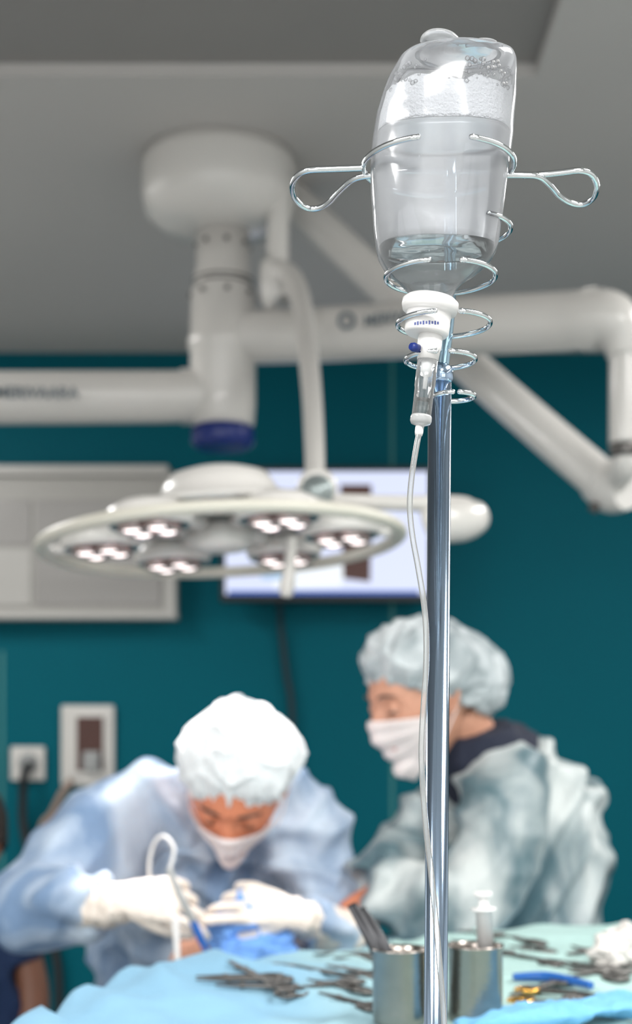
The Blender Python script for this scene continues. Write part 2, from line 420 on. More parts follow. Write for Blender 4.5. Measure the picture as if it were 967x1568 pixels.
for k in range(6):
    a_ = math.radians(k*60+0); px_, py_ = .215*math.cos(a_), .215*math.sin(a_); pods.append((px_, py_))
    lathe_into(bm, LH(px_, py_, .012), [(.068, -.012), (.074, .0), (.070, .016), (.045, .030), (.01, .034)], axis=ax_l, seg=36)
    loft_into(bm, [LH(px_*.3, py_*.3, .03), LH(px_*.8, py_*.8, .03)], [.016, .012], sub=1, seg=12)
    loft_into(bm, [LH(px_*1.2, py_*1.2, .012), LH(px_*1.47, py_*1.47, .0)], [.010, .008], sub=1, seg=12)
mk('head_housing', bm, white, g)
led = mat('surgical_led', (.9, .85, .85), .3, emis=(1., .87, .85), es=2.6)
bm = bmesh.new(); bm2 = bmesh.new()
for (a_, b_) in pods:
    for rr_, nn_ in ((.032, 4),):
        for j in range(nn_):
            t = j/nn_*2*math.pi+.5; c_ = LH(a_+rr_*math.cos(t), b_+rr_*math.sin(t), 0)
            lathe_into(bm, c_, [(.0165, .000), (.0165, -.004), (.013, -.009), (.006, -.011)], axis=ax_l, seg=16)
            lathe_into(bm2, c_, [(.0175, .0), (.0225, -.011), (.024, -.011), (.024, .0)], axis=ax_l, seg=20)
mk('led_lenses', bm, led, g)
for (a_, b_) in pods:
    lathe_into(bm2, LH(a_, b_, 0), [(.066, -.0005), (.068, .0005)], axis=ax_l, seg=32)
mk('led_reflectors', bm2, mat('pink_reflector', (.60, .50, .49), .22, .9, var=.15, vscale=60), g)
tube('sterile_handle', [LH(.125, -.02, .0), LH(.12, -.02, -.04), LH(.112, -.02, -.09), LH(.11, -.02, -.105)], [.011, .010, .013, .009], cream, g)
for (a_, b_) in pods:
    l = bpy.data.lights.new('led_spot', 'SPOT'); l.energy = 18; l.spot_size = math.radians(40); l.spot_blend = .7; l.shadow_soft_size = .07; l.color = (1, .96, .93)
    o = bpy.data.objects.new('led_spot', l); sc.collection.objects.link(o)
    o.location = LH(a_, b_, -.03); tgt = Vector((-.18, 2.24, 1.10))
    o.rotation_euler = (tgt-o.location).to_track_quat('-Z', 'Y').to_euler(); setp(o, g)
def text(name, body, pos, size, m, parent, rz=0.):
    c = bpy.data.curves.new(name, 'FONT'); c.body = body; c.size = size; c.extrude = .0006; c.offset = .0008
    o = bpy.data.objects.new(name, c); sc.collection.objects.link(o)
    bake_me = bpy.data.meshes.new_from_object(o.evaluated_get(bpy.context.evaluated_depsgraph_get()))
    o2 = bpy.data.objects.new(name, bake_me); sc.collection.objects.link(o2); o2.matrix_world = Matrix.Translation(pos) @ Matrix.Rotation(rz, 4, 'Z') @ Matrix.Rotation(math.pi/2, 4, 'X')
    bpy.data.objects.remove(o); bake_me.materials.clear(); bake_me.materials.append(m); setp(o2, parent)
gtxt = mat('label_ink', (.09, .12, .14), .5, var=.02)
text('arm_lettering', 'MERIVAARA', P(-8, 609, 3.63), .040, gtxt, g)
text('boom_lettering', 'MERIVAARA', P(557, 499, 3.53), .036, gtxt, g, -.48)
bm = bmesh.new(); c_ = P(530, 491, 3.57)
loft_into(bm, [c_+Vector((.018*math.cos(k*math.pi/8), 0, .018*math.sin(k*math.pi/8))) for k in range(16)], .005, sub=2, seg=8, closed=True)
mk('boom_emblem', bm, gtxt, g)

# ------------------------------------------------------------ IV pole
PD = .905
g = group('iv_pole', P(667, 1568, PD))
bm = bmesh.new()
pt = P(673, 572, PD); pb_ = P(666.5, 1568, PD); dirp = (pb_-pt)/(pt.z-pb_.z)
floorp = pt+dirp*(pt.z-.09)
loft_into(bm, [pt, floorp], [.0074, .0074], sub=1, seg=40)
lathe_into(bm, pt, [(.0074, -.006), (.0085, -.004), (.0085, .003), (.005, .006)])
mk('lower_tube', bm, mat('chrome_pole', (.38, .50, .66), .12, 1., var=.02), g)
tube('upper_rod', [P(689, 225, PD+.008), P(689, 400, PD+.005), P(688, 470, PD), P(678, 560, PD), P(676, 600, PD)], .0038, mat('chrome_rod', (.30, .44, .54), .12, 1., var=.02), g, sub=3)
bm = bmesh.new()
def ring(cx, y, r, c_depth, gap, start=None, end=None, rw=.0016):
    ctr = P(cx, y, c_depth); pts = []
    a0, a1 = (-90+gap, 270-gap) if start is None else (start, end)
    n = 28
    for i in range(n+1):
        a = math.radians(a0+(a1-a0)*i/n)
        pts.append(ctr+Vector((r*math.cos(a), r*math.sin(a), 0)))
    loft_into(bm, pts, rw, sub=2, seg=10)
    for e in (pts[0], pts[-1]): bmesh.ops.create_icosphere(bm, subdivisions=2, radius=rw*1.08, matrix=Matrix.Translation(e))
ring(671, 255, .0458, .868, 20, rw=.0018)
ring(674, 424, .0335, .871, 17)
ring(700, 352, .0325, .878, 0, -62, 90)
ring(679, 496, .0285, .878, 16)
ring(674, 551, .0215, .884, 12)
ring(695, 607, .0125, .893, 10)
ZH = P(0, 262, .87).z
hk1 = [(575, 268), (556, 270), (538, 276), (520, 292), (503, 310), (485, 319), (466, 317), (451, 303), (447, 286), (454, 270), (470, 261), (500, 259), (530, 258), (556, 257)]
loft_into(bm, [PZ(x, y, ZH) for x, y in hk1], .0019, sub=5, seg=10)
hk2 = [(770, 268), (800, 268), (824, 270), (840, 282), (855, 299), (875, 311), (895, 312), (909, 301), (913, 284), (906, 268), (889, 261), (860, 264), (832, 267), (800, 269)]
loft_into(bm, [PZ(x, y, ZH+(.0025 if i > 8 else 0)) for i, (x, y) in enumerate(hk2)], .0019, sub=5, seg=10)
loft_into(bm, [P(570, 268, .885), P(620, 262, .912), P(689, 262, .914), P(740, 262, .912), P(775, 268, .89)], .0019, sub=5, seg=10)
mk('bottle_basket_and_hooks', bm, chrome, g)
bm = bmesh.new()
fc = floorp.copy(); fc.z = 0
lathe_into(bm, fc, [(.03, .07), (.032, .10), (.02, .13), (.012, .14)])
for k in range(5):
    a_ = k*2*math.pi/5+.3; dv = Vector((math.cos(a_), math.sin(a_), 0))
    loft_into(bm, [fc+Vector((0, 0, .095)), fc+dv*.15+Vector((0, 0, .085)), fc+dv*.29+Vector((0, 0, .07))], [.014, .012, .010], sub=3)
    lathe_into(bm, fc+dv*.285+Vector((0, 0, .028))-dv.cross(Vector((0, 0, 1)))*.012, [(.02, 0), (.028, .002), (.028, .022), (.02, .024)], axis=dv.cross(Vector((0, 0, 1))), mi=1, seg=24)
    loft_into(bm, [fc+dv*.285+Vector((0, 0, .03)), fc+dv*.285+Vector((0, 0, .075))], .008, sub=1)
mk('caster_base', bm, [chrome, dark], g)

# ------------------------------------------------------------ infusion bottle
BD = .87; S = BD/F
g = group('infusion_bottle', P(672, 280, BD))
prof = [(50, 702, 66), (52, 701.5, 77), (56, 700, 85), (64, 697.5, 90.5), (80, 694, 95), (100, 689.5, 99), (125, 686, 102.5), (160, 681, 105.5), (200, 678, 107), (250, 674, 105), (300, 670.5, 101), (350, 668.5, 97.5), (380, 668, 94), (396, 666, 88), (408, 663, 78), (420, 660, 66), (432, 659, 50), (444, 660, 38), (455, 660, 33), (466, 659, 33)]
def lower(y):   # real height of a section whose near edge is seen at y
    return y+34*max(0, min(1, (260-y)/190))
def pinterp(y):
    for (y0, c0, w0), (y1, c1, w1) in zip(prof, prof[1:]):
        if y0 <= y <= y1:
            t = (y-y0)/(y1-y0); return c0+(c1-c0)*t, w0+(w1-w0)*t
    return prof[-1][1:]
def bottle_part(name, ys, shrink, m, wob=0., capt=True, topwob=0.):
    bm = bmesh.new(); rings = []; seg = 96
    for yi, y in enumerate(ys):
        cx, hw = pinterp(y)
        a = hw*S-shrink; ratio = .72 if hw > 60 else .72+(60-hw)/27*.28
        b = a*min(ratio, 1.)
        c = P(cx, lower(y), BD); rg = []
        for k in range(seg):
            t = k/seg*2*math.pi; ct, st = math.cos(t), math.sin(t); e = 2/2.6 if hw > 60 else 1.
            x = a*math.copysign(abs(ct)**e, ct); yy = b*math.copysign(abs(st)**e, st)
            p = c+Vector((x, yy, 0))
            if wob: 
                kk = min(1, max(0, (hw-40)/40))
                p += Vector((ct*.4, st, 0))*wob*kk*noise.noise(Vector((p.x*42, p.y*42, p.z*20+3)))
            if topwob and yi == 0: p.z += topwob*noise.noise(p*90)
            rg.append(bm.verts.new(p))
        rings.append(rg)
    for r0, r1 in zip(rings, rings[1:]):
        for k in range(seg):
            f = bm.faces.new((r0[k], r0[(k+1) % seg], r1[(k+1) % seg], r1[k])); f.smooth = True
    if capt:
        bm.faces.new(rings[0]); bm.faces.new(rings[-1])
    return mk(name, bm, m, g)
def rngy(a, b, n): return [a+(b-a)*i/n for i in range(n+1)]
shell = clear_mat('bottle_plastic', (.95, .97, 1.), 0, .08, .58, rough=.11, col=(.86, .89, .93), nscale=22)
milky = clear_mat('milky_solution', (.95, .95, .95), 0, .40, .62, rough=.3, col=(.97, .96, .96))
foam = mat('foam', (.98, .98, .98), .9, bump=.6, bscale=600, var=.02, vscale=250, transl=.3, spec=.1)
clearl = clear_mat('clear_solution', (.86, .89, .88), 0, .10, .3, rough=.05, col=(.62, .65, .63), nscale=25)
bottle_part('shell', [50, 51, 52, 54, 56, 60, 64, 69, 75]+rngy(85, 395, 40)+rngy(400, 466, 18), 0, shell, wob=.0034)
bottle_part('foam', rngy(122, 198, 10), .0022, foam, wob=.002, topwob=.007)
bottle_part('solution', rngy(199, 380, 16), .0024, milky, wob=.002)
bottle_part('clear_solution', rngy(381, 440, 14), .0020, clearl)
bm = bmesh.new()
for k in range(90):   # bubbles clinging above the foam
    y = 88+random.random()*45; cx, hw = pinterp(y); sd = random.choice((-1, 1, 1))
    t = math.radians(random.uniform(-88, -25)) if sd > 0 else math.radians(random.uniform(-155, -110))
    a = hw*S-.0026; b = a*.72
    p = P(cx, lower(y), BD)+Vector((a*math.copysign(abs(math.cos(t))**.77, math.cos(t)), b*math.copysign(abs(math.sin(t))**.77, math.sin(t)), 0))
    bmesh.ops.create_icosphere(bm, subdivisions=2, radius=random.uniform(.0004, .0016), matrix=Matrix.Translation(p))
for f in bm.faces: f.smooth = True
mk('bubbles', bm, clear_mat('bubble_film', (.95, .95, .95), 0, .2, .8, rough=.05, col=(.9, .9, .9)), g)
# base rim fold + hanger tab of bottle
bm = bmesh.new()
tabm = clear_mat('tab_plastic', (.93, .95, .97), 0, .30, .7, rough=.15, col=(.88, .90, .91))
c = P(701, 83, BD)
loft_into(bm, [c+Vector((.025*math.cos(k*math.pi/8), .017*math.sin(k*math.pi/8), .0008*math.sin(3*k))) for k in range(16)], .0014, sub=3, seg=10, closed=True)
# flattened hanger lug
loft_into(bm, [P(648, 66, BD-.012), P(650, 59, BD-.013), P(660, 54, BD-.014), P(675, 53, BD-.015), P(690, 56, BD-.015), P(704, 66, BD-.014)], [(.001, .002), (.0035, .0026), (.005, .0030), (.005, .0030), (.0035, .0026), (.001, .002)], side=(0, 1, 0), sub=5, seg=14)
loft_into(bm, [P(712, 70, BD-.012), P(730, 65, BD-.013), P(752, 66, BD-.012), P(768, 74, BD-.01)], [(.001, .001), (.004, .0018), (.004, .0018), (.001, .001)], side=(0, 1, 0), sub=5, seg=12)
mk('base_hanger_tab', bm, tabm, g)
axc = Vector((P(650, 520, BD)-P(661, 440, BD))).normalized()
capo = P(659, 462, BD)
lathe('cap', capo, [(.0150, -.002), (.0172, 0), (.0174, .003), (.0165, .0062), (.0138, .007), (.0136, .012), (.0138, .0135), (.0136, .019), (.0125, .0205)], whitepl, g, axis=axc, seg=64)
bm = bmesh.new()
for k in range(9):
    t = -.62+k*.13
    e = capo+axc*.0168+Vector((math.sin(t)*.0137, -math.cos(t)*.0137, 0))
    bmesh.ops.create_cube(bm, size=1, matrix=Matrix.Translation(e) @ Matrix.Rotation(t, 4, 'Z') @ Matrix.Diagonal((.0011, .0004, .0016+.0006*(k % 2), 1)))
mk('cap_print', bm, mat('blue_print', (.05, .07, .22), .4, var=.02), g)

# ------------------------------------------------------------ infusion line
g = group('infusion_line', P(650, 600, BD))
top = P(659, 512, BD); bot = P(643, 652, BD); axd = (bot-top).normalized()
def alongd(y): return (y-512)*S
lathe('spike_hub', top, [(.0062, alongd(506)), (.0075, alongd(518)), (.0075, alongd(534)), (.0070, alongd(536)), (.0066, alongd(552))], whitepl, g, axis=axd)
chm = clear_mat('chamber_plastic', (.93, .95, .96), 0, .10, .6, rough=.05, col=(.85, .87, .88))
lathe('drip_chamber', top, [(.0064, alongd(550)), (.0064, alongd(592)), (.0060, alongd(595)), (.0060, alongd(640)), (.005, alongd(644))], chm, g, axis=axd)
lathe('chamber_fluid', top, [(.0055, alongd(612)), (.0055, alongd(640))], clearl, g, axis=axd)
lathe('inner_nozzle', top, [(.0038, alongd(550)), (.0036, alongd(575)), (.0014, alongd(578)), (.0012, alongd(596))], whitepl, g, axis=axd)
lathe('chamber_base', top, [(.0062, alongd(637)), (.0066, alongd(640)), (.0066, alongd(646)), (.0058, alongd(650)), (.0025, alongd(653)), (.0022, alongd(664))], clear_mat('chamber_base_plastic', (.9, .9, .9), 0, .6, .85, col=(.85, .86, .86)), g, axis=axd)
lathe('vent_cap', P(640, 534, BD-.005), [(.0025, 0), (.0028, .004), (.002, .006)], bluecap, g, axis=(-.7, -.5, .1))
tubem = clear_mat('tubing_plastic', (.86, .88, .88), 0, .3, .8, rough=.08, col=(.72, .73, .72))
tp = [(643, 655), (637, 685), (630, 730), (627, 775), (631, 820), (640, 870), (648, 920), (652, 965), (652, 1020), (648, 1080), (645, 1140), (646, 1190), (651, 1260), (659, 1330), (666, 1400), (672, 1470), (678, 1540), (681, 1600)]
pts = [P(x, y, BD+.0+.014*min(1, (y-655)/300)*(-1)) for x, y in tp]
pts += [P(690, 1800, .86), P(705, 1950, .88), Vector((.13, .96, .85)), Vector((.15, 1.05, .80)), Vector((.17, 1.13, .82))]
tube('tubing', pts, .0018, tubem, g, sub=6, seg=12)
bm = bmesh.new()
for y in (667,): lathe_into(bm, P(640.5, y, BD), [(.0022, 0), (.0026, .002), (.0026, .005), (.0022, .007)], axis=(-axd))
mk('tube_ferrule', bm, whitepl, g)

# ------------------------------------------------------------ people
def frame(f, up=(0, 0, 1), roll=0.):
    f = Vector(f).normalized(); y = -f; z = Vector(up)-f*Vector(up).dot(f); z.normalize(); x = y.cross(z)
    return Matrix((x, y, z)).transposed().to_4x4() @ Matrix.Rotation(roll, 4, 'Y')
def g2(a, s): return math.exp(-(a/s)**2)
def headsurf(d):
    x, y, z = d
    X = x*.074; Y = y*.095; Z = z*.115
    if z < 0: X *= 1-.26*(-z)**1.6
    if y < 0: Y *= .96
    if y > 0 and z < -.2: Y *= 1-.35*min(1, (-z-.2)/.8)
    if y < 0:
        fr = min(1, -y*1.6)
        nz = 0
        if Z < .012: nz = min(1, (.012-Z)/.042) if Z > -.032 else max(0, 1-(-.032-Z)/.012)
        Y -= fr*.024*g2(X, .010+.006*nz)*nz
        Y += fr*.011*(g2(X-.031, .015)+g2(X+.031, .015))*g2(Z-.004, .013)
        Y -= fr*.004*g2(Z-.026, .012)*g2(X, .05)
        Y -= fr*.006*g2(Z+.062, .008)*g2(X, .022)
        Y -= fr*.005*g2(Z+.074, .006)*g2(X, .020)
        Y -= fr*.010*g2(Z+.102, .016)*g2(X, .024)
        Y -= fr*.004*(g2(X-.045, .02)+g2(X+.045, .02))*g2(Z+.03, .02)
    return Vector((X, Y, Z))
def head(parent, c, M, skinm, cap=None, capR=(.1, .13, .10), seed=1., mask=True, hairy=False, maskmat=None, capc=(0, .022, .030), lump=.10, lids=.0035, corners=None):
    T = Matrix.Translation(c) @ M
    def sph(fn, nu, nv, name, m, v0=0., v1=1., closedcap=True):
        bm = bmesh.new(); rows = []
        for j in range(nv+1):
            v = v0+(v1-v0)*j/nv; rows.append([bm.verts.new(T @ fn(i/nu, v)) for i in range(nu)])
        for j in range(nv):
            for i in range(nu):
                f = bm.faces.new((rows[j][i], rows[j][(i+1) % nu], rows[j+1][(i+1) % nu], rows[j+1][i])); f.smooth = True
        return mk(name, bm, m, parent)
    def fn(u, v):
        th = v*math.pi*.998+.003; ph = u*2*math.pi
        return headsurf((math.sin(th)*math.cos(ph), math.sin(th)*math.sin(ph), math.cos(th)))
    sph(fn, 96, 80, 'head', skinm)
    bm = bmesh.new()
    for s_ in (-1, 1):
        bmesh.ops.create_uvsphere(bm, u_segments=20, v_segments=14, radius=.0112, matrix=T @ Matrix.Translation((s_*.031, -.0715, .003)))
    for f in bm.faces: f.smooth = True
    mk('eyes', bm, eye_w, parent)
    bm = bmesh.new()
    for s_ in (-1, 1):
        bmesh.ops.create_uvsphere(bm, u_segments=16, v_segments=8, radius=.0062, matrix=T @ Matrix.Translation((s_*.031, -.0795, -.003)) @ Matrix.Diagonal((1, .6, 1, 1)))
        loft_into(bm, [T @ Vector((s_*.013, -.090, .024)), T @ Vector((s_*.031, -.088, .029)), T @ Vector((s_*.050, -.074, .023))], [(.0012, .0018), (.0018, .003), (.001, .0015)], sub=4, seg=8)
        # lash line
        loft_into(bm, [T @ Vector((s_*.019, -.0795, -lids)), T @ Vector((s_*.031, -.0845, -lids-.001)), T @ Vector((s_*.044, -.0775, -lids))], [.0008, .0012, .0008], sub=4, seg=6)
    mk('irises_and_brows', bm, iris, parent)
    bm = bmesh.new()   # eyelids lowered + ears
    for s_ in (-1, 1):
        b2 = bmesh.new(); bmesh.ops.create_uvsphere(b2, u_segments=24, v_segments=20, radius=.0130)
        bmesh.ops.delete(b2, geom=[v for v in b2.verts if v.co.z < -lids-.0005], context='VERTS')
        mp = {v: bm.verts.new(T @ (v.co+Vector((s_*.031, -.0715, .003)))) for v in b2.verts}
        for f in b2.faces: bm.faces.new([mp[v] for v in f.verts])
        b2.free()
        loft_into(bm, [T @ Vector((s_*.018, -.079, -.006)), T @ Vector((s_*.031, -.082, -.010)), T @ Vector((s_*.045, -.075, -.006))], [.002, .0034, .002], sub=5, seg=10)
        pe = [(.071, .010, -.02), (.078, .014, -.028), (.082, .024, -.01), (.085, .030, .012), (.082, .020, .028), (.075, .008, .020), (.073, .006, .0)]
        loft_into(bm, [T @ Vector((s_*a, b, c2)) for a, b, c2 in pe], .0045, sub=4, seg=10, closed=True)
        bmesh.ops.create_uvsphere(bm, u_segments=14, v_segments=10, radius=.02, matrix=T @ Matrix.Translation((s_*.074, .017, .002)) @ Matrix.Diagonal((.25, .7, 1.1, 1)))
    for f in bm.faces: f.smooth = True
    mk('ears_and_eyelids', bm, skinm, parent)
    bm = bmesh.new()
    loft_into(bm, [T @ Vector((-.024, -.083, -.067)), T @ Vector((-.01, -.092, -.064)), T @ Vector((0, -.093, -.066)), T @ Vector((.01, -.092, -.064)), T @ Vector((.024, -.083, -.067))], [(.001, .001), (.003, .003), (.003, .003), (.003, .003), (.001, .001)], sub=4, seg=8)
    loft_into(bm, [T @ Vector((-.022, -.083, -.069)), T @ Vector((0, -.092, -.074)), T @ Vector((.022, -.083, -.069))], [.001, .004, .001], sub=4, seg=8)
    mk('lips', bm, mat('lips', (.42, .12, .10), .4, var=.05), parent)
    if mask:
        bm = bmesh.new(); nu, nv = 48, 36; rows = []
        for j in range(nv+1):
            t = j/nv; row = []
            for i in range(nu+1):
                a = (-1+2*i/nu)
                ph = a*math.radians(80)
                zt = -.010-.014*abs(a); zb = -.136+.062*abs(a)**1.5
                Z = zt+(zb-zt)*t
                zz = max(-.98, min(.93, Z/.115)); rr = math.sqrt(max(.0, 1-zz*zz))
                rr = max(rr, .56)
                X = math.sin(ph)*.074*rr*(1-.18*max(0, -zz)**1.6)*1.08
                Y = -math.cos(ph)*(.095*rr*.96+.008)
                Y -= .020*g2(X, .022)*math.sin(min(1, t*1.25+.12)*math.pi)*.9
                if Z < -.07: Y -= .022*g2(X, .04)*min(1, (-.07-Z)/.03)
                Y -= .0022*math.sin(t*math.pi*8)*g2(a, .8)
                if t > .88: Y += .03*(t-.88)/.12*g2(a, .8)
                X += math.copysign(.002, X)
                row.append(bm.verts.new(T @ Vector((X, Y-.002, Z))))
            rows.append(row)
        for j in range(nv):
            for i in range(nu):
                f = bm.faces.new((rows[j][i], rows[j][i+1], rows[j+1][i+1], rows[j+1][i])); f.smooth = True
        for s_ in (-1, 1):
            for zz, ze in ((-.03, .02), (-.075, -.02)):
                loft_into(bm, [T @ Vector((s_*.071, -.018, zz)), T @ Vector((s_*.080, .0, (zz+ze)/2)), T @ Vector((s_*.082, .025, ze))], .0013, sub=4, seg=6)
        mk('surgical_mask', bm, maskmat or maskm, parent)
    if cap:
        axc = Vector((0, .52, .85)).normalized(); ux = Vector((1, 0, 0)); uy = axc.cross(ux)
        cc = Vector(capc)
        cd = [(Vector(d).normalized(), k) for d, k in (corners or [])]
        def cf(u, v):
            th = v*math.radians(122)+.002; ph = u*2*math.pi
            r = math.sin(th); h = math.cos(th)
            q = ux*(capR[0]*r*math.cos(ph))+uy*(capR[1]*r*math.sin(ph))+axc*(capR[2]*h)
            if v > .80:
                k = (v-.80)/.2; q = q*(1-.10*k*k)
            n = noise.noise(Vector((math.cos(ph)*2.2+seed, math.sin(ph)*2.2, th*1.2)))
            fold = ridge(Vector((math.cos(ph)*1.6, math.sin(ph)*1.6, th*.5)), 2.4, seed)
            f2 = ridge(Vector((r*math.cos(ph), r*math.sin(ph), h)), 2.2, seed+3)
            pl = math.sin(ph*26+4*n)*.0022*max(0, (v-.45)/.55)
            q *= 1+lump*n*(1-v*.5)+.05*(fold-.5)+.06*(f2**3-.4)
            qn = q.normalized()
            for d_, k_ in cd:
                q += d_*(k_*max(0, qn.dot(d_))**10)
            q += qn*pl
            if v > .93: q += qn*.003*math.sin((v-.93)/.07*math.pi)
            return cc+q
        sph(cf, 180, 80, 'bouffant_cap', cap)
    if hairy:
        def hf(u, v):
            th = v*math.radians(112)+.003; ph = u*2*math.pi
            d = Vector((math.sin(th)*math.cos(ph), math.sin(th)*math.sin(ph), math.cos(th)))
            d = Matrix.Rotation(math.radians(-32), 3, 'X') @ d
            q = Vector((d.x*.083, d.y*.104+.006, d.z*.124)); q *= 1+.03*noise.noise(d*6)
            return q
        sph(hf, 60, 40, 'hair', hair)

def hand(name, parent, w, f, n, s, curls, m, sc_=1., thumb=(.7, .6, -.4), tc=25, spread=4.5):
    f = Vector(f).normalized(); n = Vector(n); n = (n-f*n.dot(f)).normalized(); sd = f.cross(n); sd *= (1 if s > 0 else -1)
    w = Vector(w); ch = []
    ch.append(([w-f*.03*sc_, w, w+f*.04*sc_, w+f*.070*sc_, w+f*.084*sc_], [(.026*sc_, .02*sc_), (.027*sc_, .019*sc_), (.036*sc_, .017*sc_), (.037*sc_, .012*sc_), (.032*sc_, .007*sc_)], sd))
    L = [.074, .082, .076, .06]; off = [.031, .0105, -.0105, -.030]; rr = [.0082, .0084, .0080, .0070]
    for i in range(4):
        p = w+f*(.080-.004*abs(i-1))*sc_+sd*off[i]*sc_; a = 0; pts = [p-f*.02*sc_, p]; c = curls[i]
        d0 = (f+sd*(off[i]*spread)).normalized()
        for j, fr in enumerate((.45, .30, .25)):
            a += math.radians(c*(.9, 1.15, .8)[j])
            d = d0*math.cos(a)-n*math.sin(a); p = p+d*L[i]*fr*sc_; pts.append(p)
        r = rr[i]*sc_; ch.append((pts, [r, r*1.1, r*1.0, r*.95, r*.75]))
    d = (sd*thumb[0]+f*thumb[1]+n*thumb[2]).normalized(); p = w+f*.018*sc_+sd*.018*sc_-n*.004; pts = [p]
    for j, l in enumerate((.042, .034, .027)):
        p = p+d*l*sc_; pts.append(p)
        d = (d+(f*.5-n*.4-sd*.45)*math.radians(tc)).normalized()
    ch.append((pts, [.015*sc_, .0125*sc_, .0105*sc_, .0075*sc_]))
    return fuse(name, ch, m, parent, voxel=.0022, smooth=2, seg=14, disp=lambda p: .0008*noise.noise(p*60))

X_ = Vector((1, 0, 0))
def legs(parent, pel, m, feet, knees=None, name='trousers'):
    ch = []
    for i, ft in enumerate(feet):
        ft = Vector(ft); hp = Vector(pel)
        hp.x += (ft.x-pel[0])*.7; hp.y += (ft.y-pel[1])*.5
        kn = Vector(knees[i]) if knees else (hp+ft)/2+Vector((0, -.03, .0))
        ch.append(([hp+Vector((0, 0, .02)), (hp+kn)/2, kn, (kn+ft)/2, ft+Vector((0, 0, .07))], [.09, .08, .064, .058, .05]))
    ch.append(([Vector(pel)+Vector((0, 0, .1)), Vector(pel), Vector(pel)-Vector((0, 0, .06))], [(.15, .11), (.165, .12), (.14, .1)], X_))
    fuse(name, ch, m, parent, voxel=.014, smooth=4, disp=cloth(.008, 8, 2))
def shoes(parent, feet, d):
    d = Vector(d).normalized(); bm = bmesh.new()
    for ft in feet:
        ft = Vector((ft[0], ft[1], 0))
        loft_into(bm, [ft-d*.06+Vector((0, 0, .04)), ft+Vector((0, 0, .05)), ft+d*.1+Vector((0, 0, .035)), ft+d*.18+Vector((0, 0, .026))], [(.03, .036), (.038, .046), (.045, .034), (.03, .022)], side=d.cross(Vector((0, 0, 1))), sub=5)
    mk('shoes', bm, shoe, parent)

# --- surgeon
pc = P(330, 1300, 2.62)
g = group('surgeon', (pc.x, 2.7, 0))
pel = Vector((pc.x-.01, 2.86, .88))
shL = P(205, 1248, 2.52); shR = P(450, 1265, 2.54)
elL = P(48, 1385, 2.38)
elR = P(515, 1425, 2.46)
nk = P(335, 1205, 2.52)
ch = [
 ([Vector((pel.x-.02, 2.84, .42)), Vector((pel.x-.02, 2.84, .62)), Vector((pel.x-.02, 2.82, .85)), Vector((pc.x-.02, 2.76, 1.0)), P(318, 1330, 2.66), P(325, 1265, 2.60), P(332, 1225, 2.55), P(336, 1195, 2.50)],
  [(.27, .21), (.26, .19), (.24, .16), (.215, .145), (.20, .135), (.185, .115), (.13, .085), (.075, .065)], X_),
 ([P(320, 1235, 2.55), P(255, 1232, 2.54), shL, P(118, 1318, 2.45), elL, P(90, 1392, 2.31), P(150, 1388, 2.235)],
  [.075, .08, .082, .078, .076, .066, .044]),
 ([P(340, 1245, 2.55), P(400, 1245, 2.55), shR, P(486, 1340, 2.52), elR, P(500, 1420, 2.36), P(470, 1408, 2.275)],
  [.08, .08, .072, .066, .062, .050, .036]),
]
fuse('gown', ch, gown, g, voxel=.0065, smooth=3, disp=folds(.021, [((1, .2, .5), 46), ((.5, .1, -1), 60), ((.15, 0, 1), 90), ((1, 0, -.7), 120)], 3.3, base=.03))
legs(g, (pel.x, pel.y, .84), tealsc, [(pel.x-.12, 2.88, 0), (pel.x+.13, 2.90, 0)])
shoes(g, [(pel.x-.12, 2.86, 0), (pel.x+.13, 2.88, 0)], (0, -1, 0))
fuse('neck', [([nk+Vector((0, .02, -.05)), P(345, 1200, 2.46), P(358, 1195, 2.40)], [.062, .058, .06])], skin_d, g, voxel=.006)
hc = P(362, 1202, 2.34)
head(g, hc, frame((-.10, -.66, -.70), roll=.16), skin_d, cap=capm, capR=(.092, .106, .100), seed=2., capc=(0, .018, .036), lump=.10, lids=.006, corners=[((-.15, .25, 1), .014), ((1, .3, .15), .016), ((-1, -.1, .4), .008)])
# gloved cuffs + hands
fuse('left_glove_cuff', [([P(128, 1388, 2.25), P(165, 1388, 2.22), P(195, 1386, 2.2)], [(.037, .036), (.035, .033), (.029, .025)])], glove, g, voxel=.004, smooth=2, disp=cloth(.006, 22, 1, (3, 1, .6)))
hand('left_hand', g, P(188, 1376, 2.20), (.96, -.1, .0), (.05, -.80, .5), 1, (24, 38, 48, 54), glove, 1.02, thumb=(.35, .9, -.55), spread=7)
fuse('right_glove_cuff', [([P(535, 1432, 2.36), P(495, 1420, 2.31), P(455, 1404, 2.25), P(440, 1398, 2.23)], [(.042, .04), (.037, .035), (.03, .028), (.027, .024)])], glove, g, voxel=.004, smooth=2, disp=cloth(.006, 22, 1, (3, 1, .6)))
hand('right_hand', g, P(448, 1400, 2.23), (-.95, -.15, .28), (.1, -.80, .55), -1, (12, 30, 42, 50), glove, .98, thumb=(.45, .8, -.5), spread=7)
# handpiece held in hand with hose
gi = group('surgical_handpiece', P(285, 1400, 2.18))
tube('handpiece_body', [P(258, 1330, 2.17), P(278, 1375, 2.15), P(296, 1412, 2.15)], [.005, .006, .006], greyp, gi)
tube('handpiece_tip', [P(294, 1408, 2.15), P(306, 1435, 2.15), P(320, 1468, 2.15)], [.006, .006, .002], bluepl, gi)
tube('handpiece_hose', [P(259, 1334, 2.17), P(266, 1300, 2.18), P(252, 1281, 2.2), P(238, 1288, 2.22), P(229, 1318, 2.23), P(230, 1350, 2.24), P(238, 1375, 2.25)], .0028, whitepl, gi)
tube('suction_cannula', [P(268, 1405, 2.15), P(270, 1440, 2.14), P(272, 1480, 2.13)], [.006, .005, .004], whitepl, gi)

